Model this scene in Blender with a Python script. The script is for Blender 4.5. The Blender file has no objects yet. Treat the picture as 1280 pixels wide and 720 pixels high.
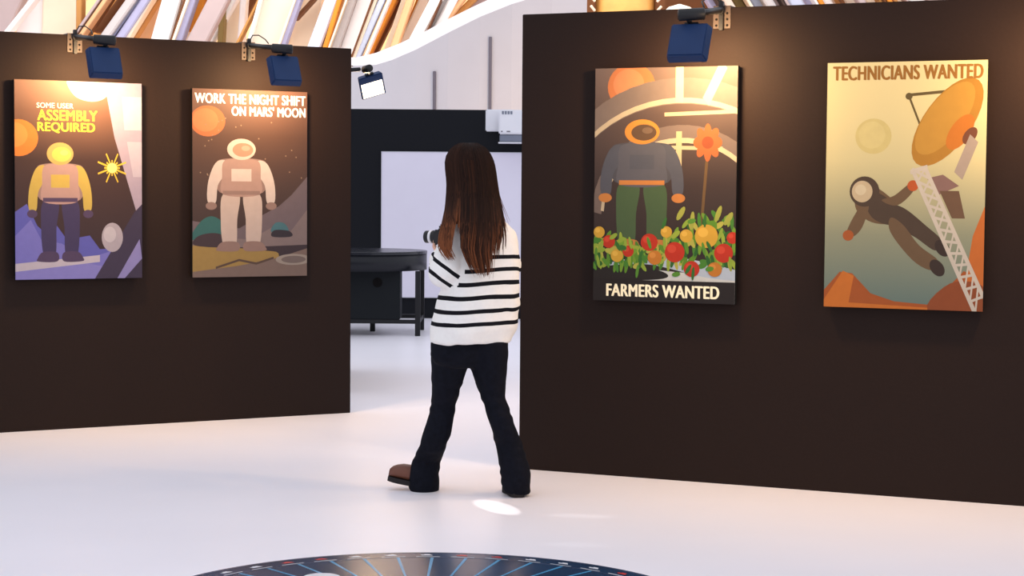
import bpy, bmesh, math, random
from mathutils import Vector, Matrix, noise
random.seed(7)
S = bpy.context.scene
COL = S.collection
PI = math.pi

# ------------------------------------------------------------------ camera
F, CAM_H, PITCH, ROLL = 2270.0, 1.47, math.radians(3.03), math.radians(0.45)
CR = Matrix.Rotation(PI/2 - PITCH, 3, 'X') @ Matrix.Rotation(ROLL, 3, 'Z')
cd = bpy.data.cameras.new('camera'); cam = bpy.data.objects.new('camera', cd); COL.objects.link(cam)
cam.matrix_world = Matrix.Translation((0, 0, CAM_H)) @ CR.to_4x4()
cd.sensor_width = 36; cd.lens = 36*F/1280; cd.clip_end = 200
S.camera = cam
CP = Vector((0, 0, CAM_H))
def ray(px, py): return CR @ Vector((px-640, 360-py, -F))
def gp(px, py):                                  # point on the floor
    r = ray(px, py); return CP + r*(-CAM_H/r.z)
def W(px, py, Y):                                # point at depth Y
    r = ray(px, py); return CP + r*(Y/r.y)

# ------------------------------------------------------------------ light
wd = bpy.data.worlds.new('world'); S.world = wd; wd.use_nodes = True
bg = wd.node_tree.nodes['Background']; bg.inputs[0].default_value = (0.89, 0.91, 1.0, 1); bg.inputs[1].default_value = 1.08
S.view_settings.view_transform = 'Standard'; S.view_settings.look = 'None'
S.view_settings.exposure = 0.0; S.view_settings.gamma = 1.0; S.view_settings.use_curve_mapping = False
def area(name, loc, aim, sx, sy, power, col):
    l = bpy.data.lights.new(name, 'AREA'); l.shape = 'RECTANGLE'; l.size = sx; l.size_y = sy; l.energy = power; l.color = col
    o = bpy.data.objects.new(name, l); COL.objects.link(o); o.location = loc
    o.rotation_euler = (Vector(aim)-Vector(loc)).to_track_quat('-Z', 'Y').to_euler(); return o
def spot(name, loc, aim, power, col, deg, blend=.3, rad=.02):
    l = bpy.data.lights.new(name, 'SPOT'); l.energy = power; l.color = col; l.spot_size = math.radians(deg); l.spot_blend = blend; l.shadow_soft_size = rad
    o = bpy.data.objects.new(name, l); COL.objects.link(o); o.location = loc
    o.rotation_euler = (Vector(aim)-Vector(loc)).to_track_quat('-Z', 'Y').to_euler(); return o
area('back_fill', (-2, 27.6, 10.5), (0, 36.5, 3.5), 16, 3, 1500, (1.0, .93, .84))  # added fill light from above, brightens the ribs at the back
WARM = (1.0, .63, .31)
# added narrow spots in place of sun, one aimed at each floor patch
for px, py, dx, dy, dz, pw, dg, bl in ((621, 634, 2.9, -7, 3.0, 3600, 1.15, .15), (705, 615, -7, 1.5, 3, 500, .7, .7), (726, 645, -7, 1, 3, 700, .55, .6), (270, 581, -7, 1.5, 3.5, 500, .7, .6), (1000, 633, -7, 1, 3.5, 300, .7, .8), (720, 681, -7, 1, 3, 350, .5, .8)):
    g = gp(px, py); spot('sun_patch_spot', (g.x+dx, g.y+dy, dz), g, pw, (1, .97, .93), dg, bl, .01)
spot('warm_floodlight', (1.3, 22.5, 2.0), (0.45, 26, 2.6), 210, (1, .6, .25), 80, 1, .1)
area('hall_fill_left', (-7, 39.5, 7.5), (-7, 42, 2.5), 12, .6, 420, (1, .72, .42))  # added warm fill, brightens the hall wall behind the ribs
area('hall_fill_right', (8, 39.5, 7.5), (8, 42, 2.5), 10, .6, 350, (1, .72, .42))  # the same added fill for the right half of the wall

# ------------------------------------------------------------------ materials
def lin(c):
    c = c/255; return c/12.92 if c <= .04045 else ((c+.055)/1.055)**2.4
def mat(name, rgb, rough=.6, spec=.3, var=.06, scale=8, metal=0, bump=0, emit=0, coord='Object'):
    m = bpy.data.materials.new(name); m.use_nodes = True; nt = m.node_tree; b = nt.nodes['Principled BSDF']
    c = tuple(lin(v) for v in rgb)
    tc = nt.nodes.new('ShaderNodeTexCoord'); nz = nt.nodes.new('ShaderNodeTexNoise'); nz.inputs['Scale'].default_value = scale; nz.inputs['Detail'].default_value = 3
    nt.links.new(tc.outputs[coord], nz.inputs['Vector'])
    rp = nt.nodes.new('ShaderNodeValToRGB'); rp.color_ramp.elements[0].position = .3; rp.color_ramp.elements[1].position = .7
    rp.color_ramp.elements[0].color = tuple(v*(1-var) for v in c)+(1,); rp.color_ramp.elements[1].color = tuple(min(1, v*(1+var)) for v in c)+(1,)
    nt.links.new(nz.outputs['Fac'], rp.inputs[0]); nt.links.new(rp.outputs[0], b.inputs['Base Color'])
    b.inputs['Roughness'].default_value = rough; b.inputs['Specular IOR Level'].default_value = spec; b.inputs['Metallic'].default_value = metal
    if emit:
        b.inputs['Emission Color'].default_value = c+(1,); b.inputs['Emission Strength'].default_value = emit
    if bump:
        bp = nt.nodes.new('ShaderNodeBump'); bp.inputs['Strength'].default_value = bump; bp.inputs['Distance'].default_value = .01
        nt.links.new(nz.outputs['Fac'], bp.inputs['Height']); nt.links.new(bp.outputs[0], b.inputs['Normal'])
    return m
M_floor = mat('white_resin_floor', (246, 243, 250), .34, .22, .015, 1.2)
M_panel = mat('dark_brown_panel', (32, 19, 14), .7, .18, .06, 60, bump=.05)
M_black = mat('black_panel', (16, 18, 24), .7, .2, .06, 30)
M_white = mat('white_plaster', (212, 208, 212), .7, .2, .02, 2)
M_screen = mat('white_screen', (228, 224, 238), .8, .1, .01, 5)
M_slit = mat('grey_slit', (120, 115, 125), .8, .1, .05, 4)
M_blackmetal = mat('black_metal', (16, 16, 20), .45, .4, .1, 20)
M_navy = mat('navy_painted_metal', (17, 46, 88), .5, .3, .06, 12)
M_steel = mat('bronze_bracket', (74, 60, 52), .5, .4, .1, 90)
M_hole = mat('dark_hole', (20, 18, 18), .9, .1, .1, 20)
M_lampglass = mat('lit_lamp_glass', (255, 236, 205), .3, .3, 0, 5, emit=4)
M_boardedge = mat('black_board', (14, 13, 14), .7, .2, .1, 30)
M_cream = mat('cream_plaster', (250, 236, 216), .7, .2, .03, 1)
M_whiteplastic = mat('white_plastic', (232, 232, 238), .4, .4, .01, 8)
M_greyplastic = mat('grey_plastic', (120, 126, 142), .5, .3, .05, 12)

# ------------------------------------------------------------------ mesh helpers
def mesh(name, bm, mats, parent=None, smooth=False):
    me = bpy.data.meshes.new(name); bmesh.ops.recalc_face_normals(bm, faces=bm.faces); bm.to_mesh(me); bm.free()
    for m in (mats if isinstance(mats, (list, tuple)) else [mats]): me.materials.append(m)
    if smooth:
        for p in me.polygons: p.use_smooth = True
    o = bpy.data.objects.new(name, me); COL.objects.link(o)
    if parent: o.parent = parent
    return o
def thing(name, loc, rz, label, cat, group=None):
    o = bpy.data.objects.new(name, None); o.empty_display_size = .1; COL.objects.link(o); o.location = loc; o.rotation_euler = (0, 0, rz)
    o['label'] = label; o['category'] = cat
    if group: o['group'] = group
    return o
def struct(o, label=None):
    o['kind'] = 'structure'
    if label: o['label'] = label
    return o
def box(bm, x0, x1, y0, y1, z0, z1, mi=0, bev=0, M=None):
    r = bmesh.ops.create_cube(bm, size=1); vs = r['verts']
    for v in vs: v.co = Vector(((x0+x1)/2+v.co.x*(x1-x0), (y0+y1)/2+v.co.y*(y1-y0), (z0+z1)/2+v.co.z*(z1-z0)))
    fs = set(f for v in vs for f in v.link_faces)
    for f in fs: f.material_index = mi
    if bev:
        es = list(set(e for v in vs for e in v.link_edges))
        rr = bmesh.ops.bevel(bm, geom=es, offset=bev, segments=2, affect='EDGES'); vs = list(set(vs_ for f in rr['faces'] for vs_ in f.verts) | set(v for v in vs if v.is_valid))
    if M is not None:
        allv = set()
        stack = [v for v in vs if v.is_valid]
        while stack:
            v = stack.pop()
            if v in allv: continue
            allv.add(v); stack.extend(e.other_vert(v) for e in v.link_edges)
        for v in allv: v.co = M @ v.co
def tube(bm, pts, rads, n=12, mi=0, cap=True):
    pts = [Vector(p) for p in pts]
    if not isinstance(rads, (list, tuple)): rads = [rads]*len(pts)
    rings = []; up = Vector((0.13, .31, .94)).normalized(); pu = None
    for i, p in enumerate(pts):
        d = (pts[min(i+1, len(pts)-1)]-pts[max(i-1, 0)]).normalized()
        a = (pu - d*pu.dot(d)) if pu is not None else d.cross(up)
        if a.length < 1e-6: a = d.cross(Vector((1, 0, 0)))
        a.normalize(); pu = a; b = d.cross(a)
        rings.append([bm.verts.new(p+(a*math.cos(2*PI*k/n)+b*math.sin(2*PI*k/n))*rads[i]) for k in range(n)])
    for r0, r1 in zip(rings, rings[1:]):
        for k in range(n): bm.faces.new((r0[k], r0[(k+1) % n], r1[(k+1) % n], r1[k])).material_index = mi
    if cap:
        bm.faces.new(rings[0][::-1]).material_index = mi; bm.faces.new(rings[-1]).material_index = mi
def cyl(bm, p0, p1, r, n=24, mi=0, r1=None): tube(bm, [p0, p1], [r, r if r1 is None else r1], n, mi)
def prism(bm, poly, y0, y1, mi=0):               # polygon in x,z extruded along y
    a = [bm.verts.new((x, y0, z)) for x, z in poly]; b = [bm.verts.new((x, y1, z)) for x, z in poly]
    n = len(poly); bm.faces.new(a).material_index = mi; bm.faces.new(b[::-1]).material_index = mi
    for k in range(n): bm.faces.new((a[k], b[k], b[(k+1) % n], a[(k+1) % n])).material_index = mi
def bake(o, mods):                               # apply modifiers into a plain mesh
    for kind, props in mods:
        m = o.modifiers.new(kind.lower(), kind)
        for k, v in props.items(): setattr(m, k, v)
    dg = bpy.context.evaluated_depsgraph_get(); dg.update()
    me = bpy.data.meshes.new_from_object(o.evaluated_get(dg)); old = o.data; mats = list(old.materials)
    o.modifiers.clear(); o.data = me
    if len(me.materials) < len(mats):
        me.materials.clear()
        for m in mats: me.materials.append(m)
    for p in me.polygons: p.use_smooth = True
    return o

# ================================================================== SETTING
b = bmesh.new(); box(b, -24, 24, -6, 48, -.1, 0); struct(mesh('floor', b, M_floor))
H = 2.40
def wall_frame(A, B):
    d = (B-A); d.z = 0; d.normalize(); return math.atan2(d.y, d.x), d
LA, LB = gp(0, 541), gp(438, 516); L_rz, L_d = wall_frame(LA, LB)
RA, RB = gp(648.5, 586), gp(1280, 633); R_rz, R_d = wall_frame(RA, RB)
def slab(name, A, rz, x0, x1, th, h, m, label):
    b = bmesh.new(); box(b, x0, x1, 0, th, 0, h, 0, .003)
    o = mesh(name, b, m); o.location = A; o.rotation_euler = (0, 0, rz); return struct(o, label)
Llen = (LB-LA).length; Rlen = (RB-RA).length
slab('wall_left', LA, L_rz, -2.4, Llen, .10, H, M_panel, 'dark brown freestanding exhibition panel on the left with two posters')
slab('wall_right', RA, R_rz, 0, Rlen+2.2, .10, H, M_panel, 'dark brown freestanding exhibition panel on the right with two posters')
BY = gp(560, 398).y
slab('wall_back', Vector((0, BY, 0)), 0, -3.2, 2.6, .12, W(560, 137, BY).z, M_black, 'black freestanding panel seen through the gap between the brown panels')
slab('wall_behind', Vector((-1.40, 13.1, 0)), PI/2, 0, 1.75, .10, H, M_panel, 'brown panel standing behind the left panel')

# far curved white parapet with a sloping top
FY = 26.0
pts = [(410, 78), (445, 82), (470, 81), (490, 75), (520, 62), (560, 41), (600, 21), (640, 5), (690, -10), (734, -22)]
top = [(410, 70), (445, 72), (470, 66), (500, 54), (530, 40), (560, 24), (590, 9), (625, -7), (680, -24), (734, -38)]
b = bmesh.new(); rows = []
for (x, y), (xt, yt) in zip(pts, top):
    k = (x-410)/450; Yf = FY+1.2*(2*k-1)**2
    f1 = W(x, y, Yf); t1 = W(xt, yt, Yf+.7)
    f0 = Vector((f1.x, f1.y, 0)); b1 = Vector((t1.x, t1.y+.5, t1.z)); b0 = Vector((b1.x, b1.y, 0))
    rows.append([b.verts.new(v) for v in (f0, f1, t1, b1, b0)])
for r0, r1 in zip(rows, rows[1:]):
    for k in range(5): b.faces.new((r0[k], r1[k], r1[(k+1) % 5], r0[(k+1) % 5]))
b.faces.new(rows[0]); b.faces.new(rows[-1][::-1])
wf = struct(mesh('wall_far', b, M_white), 'curved white parapet wall sweeping up to the right')
for x, y in ((543, 89), (613, 46)):
    k = (x-410)/450; Yf = FY+1.2*(2*k-1)**2-.02
    a = W(x, y, Yf); b = bmesh.new(); box(b, a.x-.022, a.x+.022, Yf-.004, Yf+.16, 0.2, a.z, 0, .004)
    mesh('slit', b, M_slit, wf)

# backing of the hall and its slanted ribs
b = bmesh.new(); box(b, -24, 24, 42, 42.3, 0, 12); struct(mesh('wall_hall', b, mat('peach_hall_wall', (240, 196, 150), .8, .1, .12, .35)), 'peach coloured end of the hall behind the slanted ribs')
RC = {'white': (250, 246, 244), 'cream': (252, 232, 205), 'mauve': (186, 166, 164), 'beige': (228, 208, 190), 'lav': (172, 170, 200), 'blue': (206, 214, 236),
      'tan': (196, 140, 78), 'amber': (222, 140, 48), 'brown': (110, 66, 36), 'peach': (234, 180, 132), 'grey': (198, 190, 188), 'dark': (70, 52, 44), 'orange': (244, 172, 92), 'olive': (140, 118, 70)}
RM = {k: mat('rib_'+k, v, .6, .25, .04, 1.5) for k, v in RC.items()}
NTRIM = [0]
def rib(xb, yb, xt, yt, w, c, Y, dep=.35, lo=1.0, hi=2.6):
    """slanted rib: its line passes two sighted points, w = breadth in sight units of 1/2270 of its distance"""
    A, B = W(xb, yb, Y), W(xt, yt, Y); d = B-A; A2 = A-d*lo; B2 = B+d*hi
    hw = w/2*Y/F; b = bmesh.new(); v = []
    for P in (A2, B2):
        for sx, sy in ((-1, 0), (1, 0), (1, 1), (-1, 1)): v.append(b.verts.new((P.x+sx*hw, P.y+sy*dep, P.z)))
    for q in ((0, 1, 2, 3), (7, 6, 5, 4), (0, 4, 5, 1), (1, 5, 6, 2), (2, 6, 7, 3), (3, 7, 4, 0)): b.faces.new([v[i] for i in q])
    bmesh.ops.bevel(b, geom=list(b.edges), offset=min(.03, hw*.3), segments=1, affect='EDGES')
    NTRIM[0] += 1
    struct(mesh('trim_%d' % NTRIM[0], b, RM[c]))
for a in [
    (-24, 60, 4, 0, 48, 'mauve', 36.0), (6, 42, 30, 12, 7, 'white', 34.6), (-4, 6, 24, 4, 20, 'tan', 36.8),
    (40, 60, 46, 0, 44, 'white', 36.6), (76, 60, 78, 0, 50, 'cream', 36.4), (98, 60, 98.5, 0, 7, 'tan', 35.0),
    (91, 46, 123, 0, 4, 'mauve', 34.6), (95, 46, 127, 0, 4, 'brown', 34.7), (99, 46, 131, 0, 6, 'peach', 34.6), (105, 46, 136, 0, 4, 'brown', 34.9), (120, 46, 148, 0, 26, 'orange', 35.8),
    (137, 20, 152, 0, 14, 'brown', 35.4), (130, 46, 163, 0, 13, 'grey', 34.4), (139, 46, 172, 0, 6, 'lav', 34.6), (149, 48, 181, 0, 12, 'lav', 34.5), (157, 50, 188, 0, 5, 'cream', 34.6),
    (165, 50, 196, 0, 4, 'tan', 35.2), (180, 52, 210, 0, 36, 'peach', 36.0), (199, 54, 214, 0, 24, 'white', 34.2), (212, 54, 231, 0, 2.6, 'brown', 34.0), (215, 54, 234, 0, 4, 'cream', 34.0),
    (222, 54, 240, 0, 9, 'lav', 34.1), (231, 54, 250, 0, 8, 'cream', 34.8), (246, 20, 252, 0, 9, 'amber', 34.6), (243, 56, 272, 0, 26, 'mauve', 33.8), (258, 56, 290, 0, 12, 'white', 34.9),
    (275, 58, 278, 0, 7, 'olive', 34.7), (288, 58, 291, 0, 22, 'cream', 35.2), (300, 58, 304, 0, 8, 'white', 34.5), (300, 30, 316, 0, 9, 'brown', 35.6), (302, 42, 320, 6, 3, 'tan', 33.9), (309, 58, 325, 0, 4, 'white', 33.7),
    (328, 60, 348, 0, 40, 'beige', 33.9), (352, 60, 373, 0, 6, 'lav', 33.6), (347, 60, 368, 0, 3, 'cream', 33.5), (374, 60, 388, 0, 30, 'cream', 34.6), (392, 60, 414, 0, 17, 'blue', 33.6), (379, 12, 390, 0, 5, 'brown', 34.0),
    (404, 60, 426, 0, 9, 'cream', 33.9), (409, 50, 418, 20, 6, 'amber', 33.5), (411, 60, 433, 0, 2.5, 'cream', 33.2), (418, 62, 440, 0, 11, 'grey', 33.4), (436, 62, 457, 0, 24, 'white', 33.6), (441, 66, 465, 0, 2, 'brown', 32.8),
    (444, 66, 469, 0, 4, 'cream', 32.9), (451, 60, 477, 0, 8, 'blue', 33.0), (458, 66, 486, 0, 3, 'white', 32.9), (462, 62, 492, 0, 9, 'amber', 33.6), (470, 62, 500, 0, 7, 'brown', 34.0), (484, 60, 505, 0, 7, 'cream', 33.6),
    (492, 60, 512, 0, 10, 'peach', 33.1), (500, 40, 514, 0, 6, 'beige', 33.3), (508, 50, 520, 20, 16, 'amber', 34.0), (512, 40, 530, 0, 14, 'beige', 33.8), (524, 40, 545, 0, 16, 'white', 32.7), (536, 34, 551, 0, 1.6, 'brown', 32.5), (543, 34, 558, 0, 9, 'grey', 33.0),
    (552, 26, 566, 0, 12, 'white', 32.8), (560, 22, 577, 0, 7, 'peach', 32.9), (568, 22, 590, 0, 10, 'tan', 33.2), (584, 20, 608, 0, 26, 'mauve', 33.5)]: rib(*a)
# ribs over the right panel lean the other way
for x, w, c in ((888, 10, 'lav'), (896, 5, 'dark'), (901, 3, 'olive'), (909, 11, 'beige'), (922, 14, 'olive'), (932, 2.5, 'brown'), (935, 4, 'cream'), (945, 16, 'blue'), (960, 13, 'grey'), (970, 9, 'mauve'), (977, 3, 'dark'), (982, 4, 'mauve'), (994, 19, 'blue'),
                (1011, 14, 'lav'), (1019, 3, 'white'), (1025, 7, 'amber'), (1034, 11, 'white'), (1043, 6, 'beige'), (1049, 3, 'tan'), (1053, 3, 'brown'), (1062, 15, 'beige'), (1077, 9, 'mauve'), (1090, 16, 'cream'), (1101, 5, 'tan'), (1106, 3, 'brown'), (1112, 6, 'amber'),
                (1119, 5, 'tan'), (1128, 11, 'cream'), (1134, 3, 'mauve'), (1146, 22, 'white'), (1160, 3, 'dark'), (1174, 26, 'mauve'), (1191, 8, 'cream'), (1198, 4, 'dark'), (1212, 24, 'blue'), (1238, 26, 'cream'), (1262, 20, 'peach'), (1280, 14, 'cream'), (1300, 24, 'white')):
    rib(x+12, 20, x, 0, w, c, 33.0+random.random()*1.2, .35, 1.5, 5)
# golden drum column with pale fins on both flanks
gc = W(783, 10, 31.0); b = bmesh.new(); gr = 40*31/F
tube(b, [(gc.x, 31.6, 0), (gc.x, 31.6, 9)], gr, 48)
col = struct(mesh('trim_100', b, mat('golden_satin', (236, 176, 96), .35, .5, .15, 3), None, True), 'golden round column above the right panel')
for s in (-1, 1):
    b = bmesh.new(); box(b, gc.x+s*.60-.09, gc.x+s*.60+.09, 31.2, 31.7, 0, 9, 0, .02); mesh('flank', b, RM['brown'], col)
    for k in range(40):
        z = 3.6+k*.16; b = bmesh.new()
        if k < 12:
            tube(b, [(gc.x+s*.53, 31.12, z), (gc.x+s*.60, 31.08, z+.08)] , .022, 8); mesh('fin', b, RM['cream'], col)
        else: b.free()
b = bmesh.new(); box(b, .9, 1.28, 37, 37.4, 0, 10, 0, .02); 
struct(mesh('trim_101', b, RM['cream'])); 
b = bmesh.new(); a0 = W(845, 10, 36.0); box(b, a0.x-.8, a0.x+1.0, 36, 36.3, 0, 10, 0, .02); struct(mesh('trim_102', b, RM['brown']))
b = bmesh.new(); dc = W(852, 22, 30.0)
tube(b, [(dc.x, 30.4, dc.z-2.2+.0), (dc.x, 30.4, dc.z-.12), (dc.x, 30.4, dc.z+.02), (dc.x, 30.4, dc.z+.13), (dc.x, 30.4, dc.z+.21), (dc.x, 30.4, dc.z+.26)], [.34, .34, .32, .27, .18, .02], 40)
struct(mesh('trim_103', b, M_cream, None, True), 'cream domed post seen above the right panel')

# ================================================================== POSTERS
ARTM = {}
def am(rgb):
    if rgb not in ARTM: ARTM[rgb] = mat('print_%d_%d_%d' % rgb, tuple(v*.78 for v in rgb), .55, .25, .03, 25)
    return ARTM[rgb]
def smoothpoly(p, n=5):
    out = []; L = len(p)
    for i in range(L):
        p0, p1, p2, p3 = [Vector(p[(i+k-1) % L]) for k in range(4)]
        for j in range(n):
            t = j/n; out.append(tuple(.5*((2*p1)+(p2-p0)*t+(2*p0-5*p1+4*p2-p3)*t*t+(3*p1-p0-3*p2+p3)*t**3)))
    return out
def ell(cx, cy, rx, ry, rot=0, n=28):
    c, s = math.cos(rot), math.sin(rot)
    return [(cx+rx*math.cos(a)*c-ry*math.sin(a)*s, cy+rx*math.cos(a)*s+ry*math.sin(a)*c) for a in [2*PI*k/n for k in range(n)]]
def clip(poly, w, h):
    def side(P, ins, inter):
        out = []
        for i in range(len(P)):
            a, c = P[i-1], P[i]
            if ins(c):
                if not ins(a): out.append(inter(a, c))
                out.append(c)
            elif ins(a): out.append(inter(a, c))
        return out
    def ix(v): return lambda a, c: (v, a[1]+(c[1]-a[1])*(v-a[0])/(c[0]-a[0]))
    def iy(v): return lambda a, c: (a[0]+(c[0]-a[0])*(v-a[1])/(c[1]-a[1]), v)
    for ins, it in ((lambda p: p[0] >= 0, ix(0)), (lambda p: p[0] <= w, ix(w)), (lambda p: p[1] >= 0, iy(0)), (lambda p: p[1] <= h, iy(h))):
        if poly: poly = side(poly, ins, it)
    return poly
def stroke(pts, wd):                             # open line of even width as polygons
    out = []
    for (x0, y0), (x1, y1) in zip(pts, pts[1:]):
        dx, dy = x1-x0, y1-y0; l = math.hypot(dx, dy) or 1; nx, ny = -dy/l*wd/2, dx/l*wd/2; ex, ey = dx/l*wd*.2, dy/l*wd*.2
        out.append([(x0+nx-ex, y0+ny-ey), (x1+nx+ex, y1+ny+ey), (x1-nx+ex, y1-ny+ey), (x0-nx-ex, y0-ny-ey)])
    return out
def arc(cx, cy, rx, ry, a0, a1, n=24): return [(cx+rx*math.cos(math.radians(a0+(a1-a0)*k/n)), cy+ry*math.sin(math.radians(a0+(a1-a0)*k/n))) for k in range(n+1)]
def lettering(body, x0, x1, z0, z1, y, m, parent, bold=.022, name='title'):
    cu = bpy.data.curves.new(name, 'FONT'); cu.body = body; cu.size = 1; cu.extrude = .0; cu.space_character = 1.06
    t = bpy.data.objects.new('t', cu); COL.objects.link(t); dg = bpy.context.evaluated_depsgraph_get(); dg.update()
    me = bpy.data.meshes.new_from_object(t.evaluated_get(dg)); bpy.data.objects.remove(t)
    xs = [v.co.x for v in me.vertices]; ys = [v.co.y for v in me.vertices]
    ax, bx_, ay, by = min(xs), max(xs), min(ys), max(ys)
    bm = bmesh.new(); wgt = bold*(z1-z0)
    for n_, (ox, oz) in enumerate(((-1, 0), (0, 0), (1, 0), (-.6, .6), (.6, -.6))):
        m2 = me.copy()
        for v in m2.vertices: v.co = (x0+wgt+(v.co.x-ax)/(bx_-ax)*(x1-x0-2*wgt)+ox*wgt, y-n_*.00002, z0+(v.co.y-ay)/(by-ay)*(z1-z0)+oz*wgt*.6)
        bm.from_mesh(m2); bpy.data.meshes.remove(m2)
    bpy.data.meshes.remove(me)
    return mesh(name, bm, m, parent)
def poster(A, rz, d, corners, label, art, grad):
    n = Vector((d.y, -d.x, 0)); P0 = A+n*.05
    def hit(px, py):
        r = ray(px, py); t = (P0-CP).dot(n)/r.dot(n); q = CP+r*t; return (q-A).dot(d), q.z
    tl, tr, br, bl = [hit(*c) for c in corners]
    u0, u1 = (tl[0]+bl[0])/2, (tr[0]+br[0])/2; z0, z1 = (bl[1]+br[1])/2, (tl[1]+tr[1])/2
    w, h = u1-u0, z1-z0
    root = thing('poster', A+d*u0+Vector((0, 0, z0)), rz, label, 'poster')
    b = bmesh.new(); box(b, .05, w-.05, -.016, 0, .05, h-.05); mesh('mounting_frame', b, M_boardedge, root)
    b = bmesh.new(); box(b, 0, w, -.05, -.016, 0, h, 0, .001); mesh('backing_board', b, M_boardedge, root)
    b = bmesh.new(); mats = []; lay = [0]
    def put(poly, rgb):
        q = clip([(x*w, y*h) for x, y in poly], w, h)
        q = [p for i, p in enumerate(q) if (Vector(p)-Vector(q[i-1])).length > 1e-5]
        if len(q) < 3: return
        m = rgb if not isinstance(rgb, tuple) else am(rgb)
        if m not in mats: mats.append(m)
        lay[0] += 1; y = -.0506-.000008*lay[0]
        try: b.faces.new([b.verts.new((x, y, z)) for x, z in q]).material_index = mats.index(m)
        except ValueError: pass
    put([(0, 0), (1, 0), (1, 1), (0, 1)], grad)
    art(put)
    me = bpy.data.meshes.new('print'); b.normal_update()
    for f in b.faces:
        if f.normal.y > 0: f.normal_flip()
    bmesh.ops.triangulate(b, faces=list(b.faces), ngon_method='EAR_CLIP')
    b.to_mesh(me); b.free()
    for m in mats: me.materials.append(m)
    o = bpy.data.objects.new('print', me); COL.objects.link(o); o.parent = root
    global TY
    TY = -.0506-.000008*(lay[0]+12)
    return root, w, h
def gradmat(name, stops, axis=2, length=1.0):
    m = mat(name, (128, 128, 128), .55, .25); nt = m.node_tree; b = nt.nodes['Principled BSDF']
    tc = nt.nodes.new('ShaderNodeTexCoord'); sp = nt.nodes.new('ShaderNodeSeparateXYZ'); rp = nt.nodes.new('ShaderNodeValToRGB')
    nt.links.new(tc.outputs['Generated'], sp.inputs[0]); nt.links.new(sp.outputs[axis], rp.inputs[0])
    e = rp.color_ramp.elements
    while len(e) < len(stops): e.new(.5)
    for el, (p, c) in zip(e, stops): el.position = p; el.color = tuple(lin(v*.78) for v in c)+(1,)
    nt.links.new(rp.outputs[0], b.inputs['Base Color']); return m
def ridge(pts): return [(0, 0)]+list(pts)+[(1, 0)]
rnd = random.Random(3)

def suit(put, cx, y0, hgt, wid, cs, band=True):
    """plain suited figure, standing, arms at its sides; cs = helmet, visor, torso, sleeve, leg, boot colours"""
    X = lambda u: cx+u*wid; Y = lambda v: y0+v*hgt
    P = lambda pts: smoothpoly([(X(u), Y(v)) for u, v in pts])
    put(P([(-.30, .52), (-.36, .76), (-.22, .82), (.22, .82), (.36, .76), (.30, .52)]), tuple(int(v*.86) for v in cs[2]))
    for s in (-1, 1):
        put(P([(s*.03, .50), (s*.26, .50), (s*.29, .30), (s*.25, .05), (s*.08, .05), (s*.06, .28)]), cs[4]); put(P([(s*.05, .0), (s*.05, .075), (s*.26, .08), (s*.34, .03), (s*.33, .0)]), cs[5])
        put(P([(s*.22, .80), (s*.36, .78), (s*.46, .62), (s*.47, .44), (s*.36, .43), (s*.33, .58), (s*.24, .68)]), cs[3]); put(ell(X(s*.42), Y(.40), .07*wid*1.1, .035*hgt), cs[5])
    put(P([(-.25, .50), (-.27, .66), (-.24, .80), (0, .82), (.24, .80), (.27, .66), (.25, .50)]), cs[2])
    if band: put([(X(-.26), Y(.50)), (X(.26), Y(.50)), (X(.26), Y(.535)), (X(-.26), Y(.535))], cs[5])
    put([(X(-.14), Y(.62)), (X(.14), Y(.62)), (X(.14), Y(.73)), (X(-.14), Y(.73))], cs[3])
    put(ell(X(0), Y(.905), .20*wid, .095*hgt), cs[0]); put(ell(X(.02), Y(.90), .145*wid, .062*hgt), cs[1]); put(ell(X(.06), Y(.915), .06*wid, .024*hgt), tuple(min(255, v+26) for v in cs[1]))

def art_a(put):                                  # violet ridges, ember planet, pale slab and a suited figure
    put(ell(.03, .71, .15, .092), (226, 128, 50)); put(ell(.0, .725, .10, .062), (236, 146, 70))
    put(ridge([(0, .34), (.09, .38), (.17, .27), (.22, .24), (.3, .29), (.4, .2), (.58, .22), (.66, .15), (1, .16)]), (98, 98, 186))
    put(ridge([(0, .22), (.12, .30), (.2, .2), (.36, .18), (.55, .1), (.75, .14), (1, .08)]), (126, 122, 204)); put(ridge([(0, .08), (.4, .1), (.7, .06), (1, .1)]), (142, 136, 210))
    put([(.70, 1), (.78, .72), (.96, .33), (1, .25), (1, 1)], (176, 162, 182)); put(smoothpoly([(.42, 1.02), (.46, .93), (.6, .9), (.72, .93), (.74, 1.02)]), (196, 180, 186)); put([(.84, .93), (1, .93), (1, .76), (.86, .76)], (204, 194, 208)); put([(.88, .70), (1, .70), (1, .52), (.93, .52)], (196, 186, 202))
    put([(.94, .34), (1, .38), (1, 0), (.62, 0)], (64, 54, 78)); put([(.98, .2), (1, .1), (.86, 0), (.8, .0)], (150, 142, 200)); put(ell(.76, .21, .085, .075), (182, 172, 182)); put(ell(.74, .225, .05, .04), (204, 196, 204))
    put([(0, .04), (.0, .08), (.66, .12), (.66, .085)], (204, 194, 206))
    suit(put, .35, .09, .60, .52, ((208, 172, 98), (232, 206, 96), (186, 150, 142), (204, 176, 84), (66, 56, 94), (84, 66, 98)))
    for k in range(16):                          # a yellow star burst
        a = 2*PI*k/16; l = .12 if k % 2 else .06
        for q in stroke([(.76, .565), (.76+l*math.cos(a), .565+l*.64*math.sin(a))], .009): put(q, (232, 196, 60))
    put(ell(.76, .565, .04, .026), (244, 232, 140))
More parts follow.
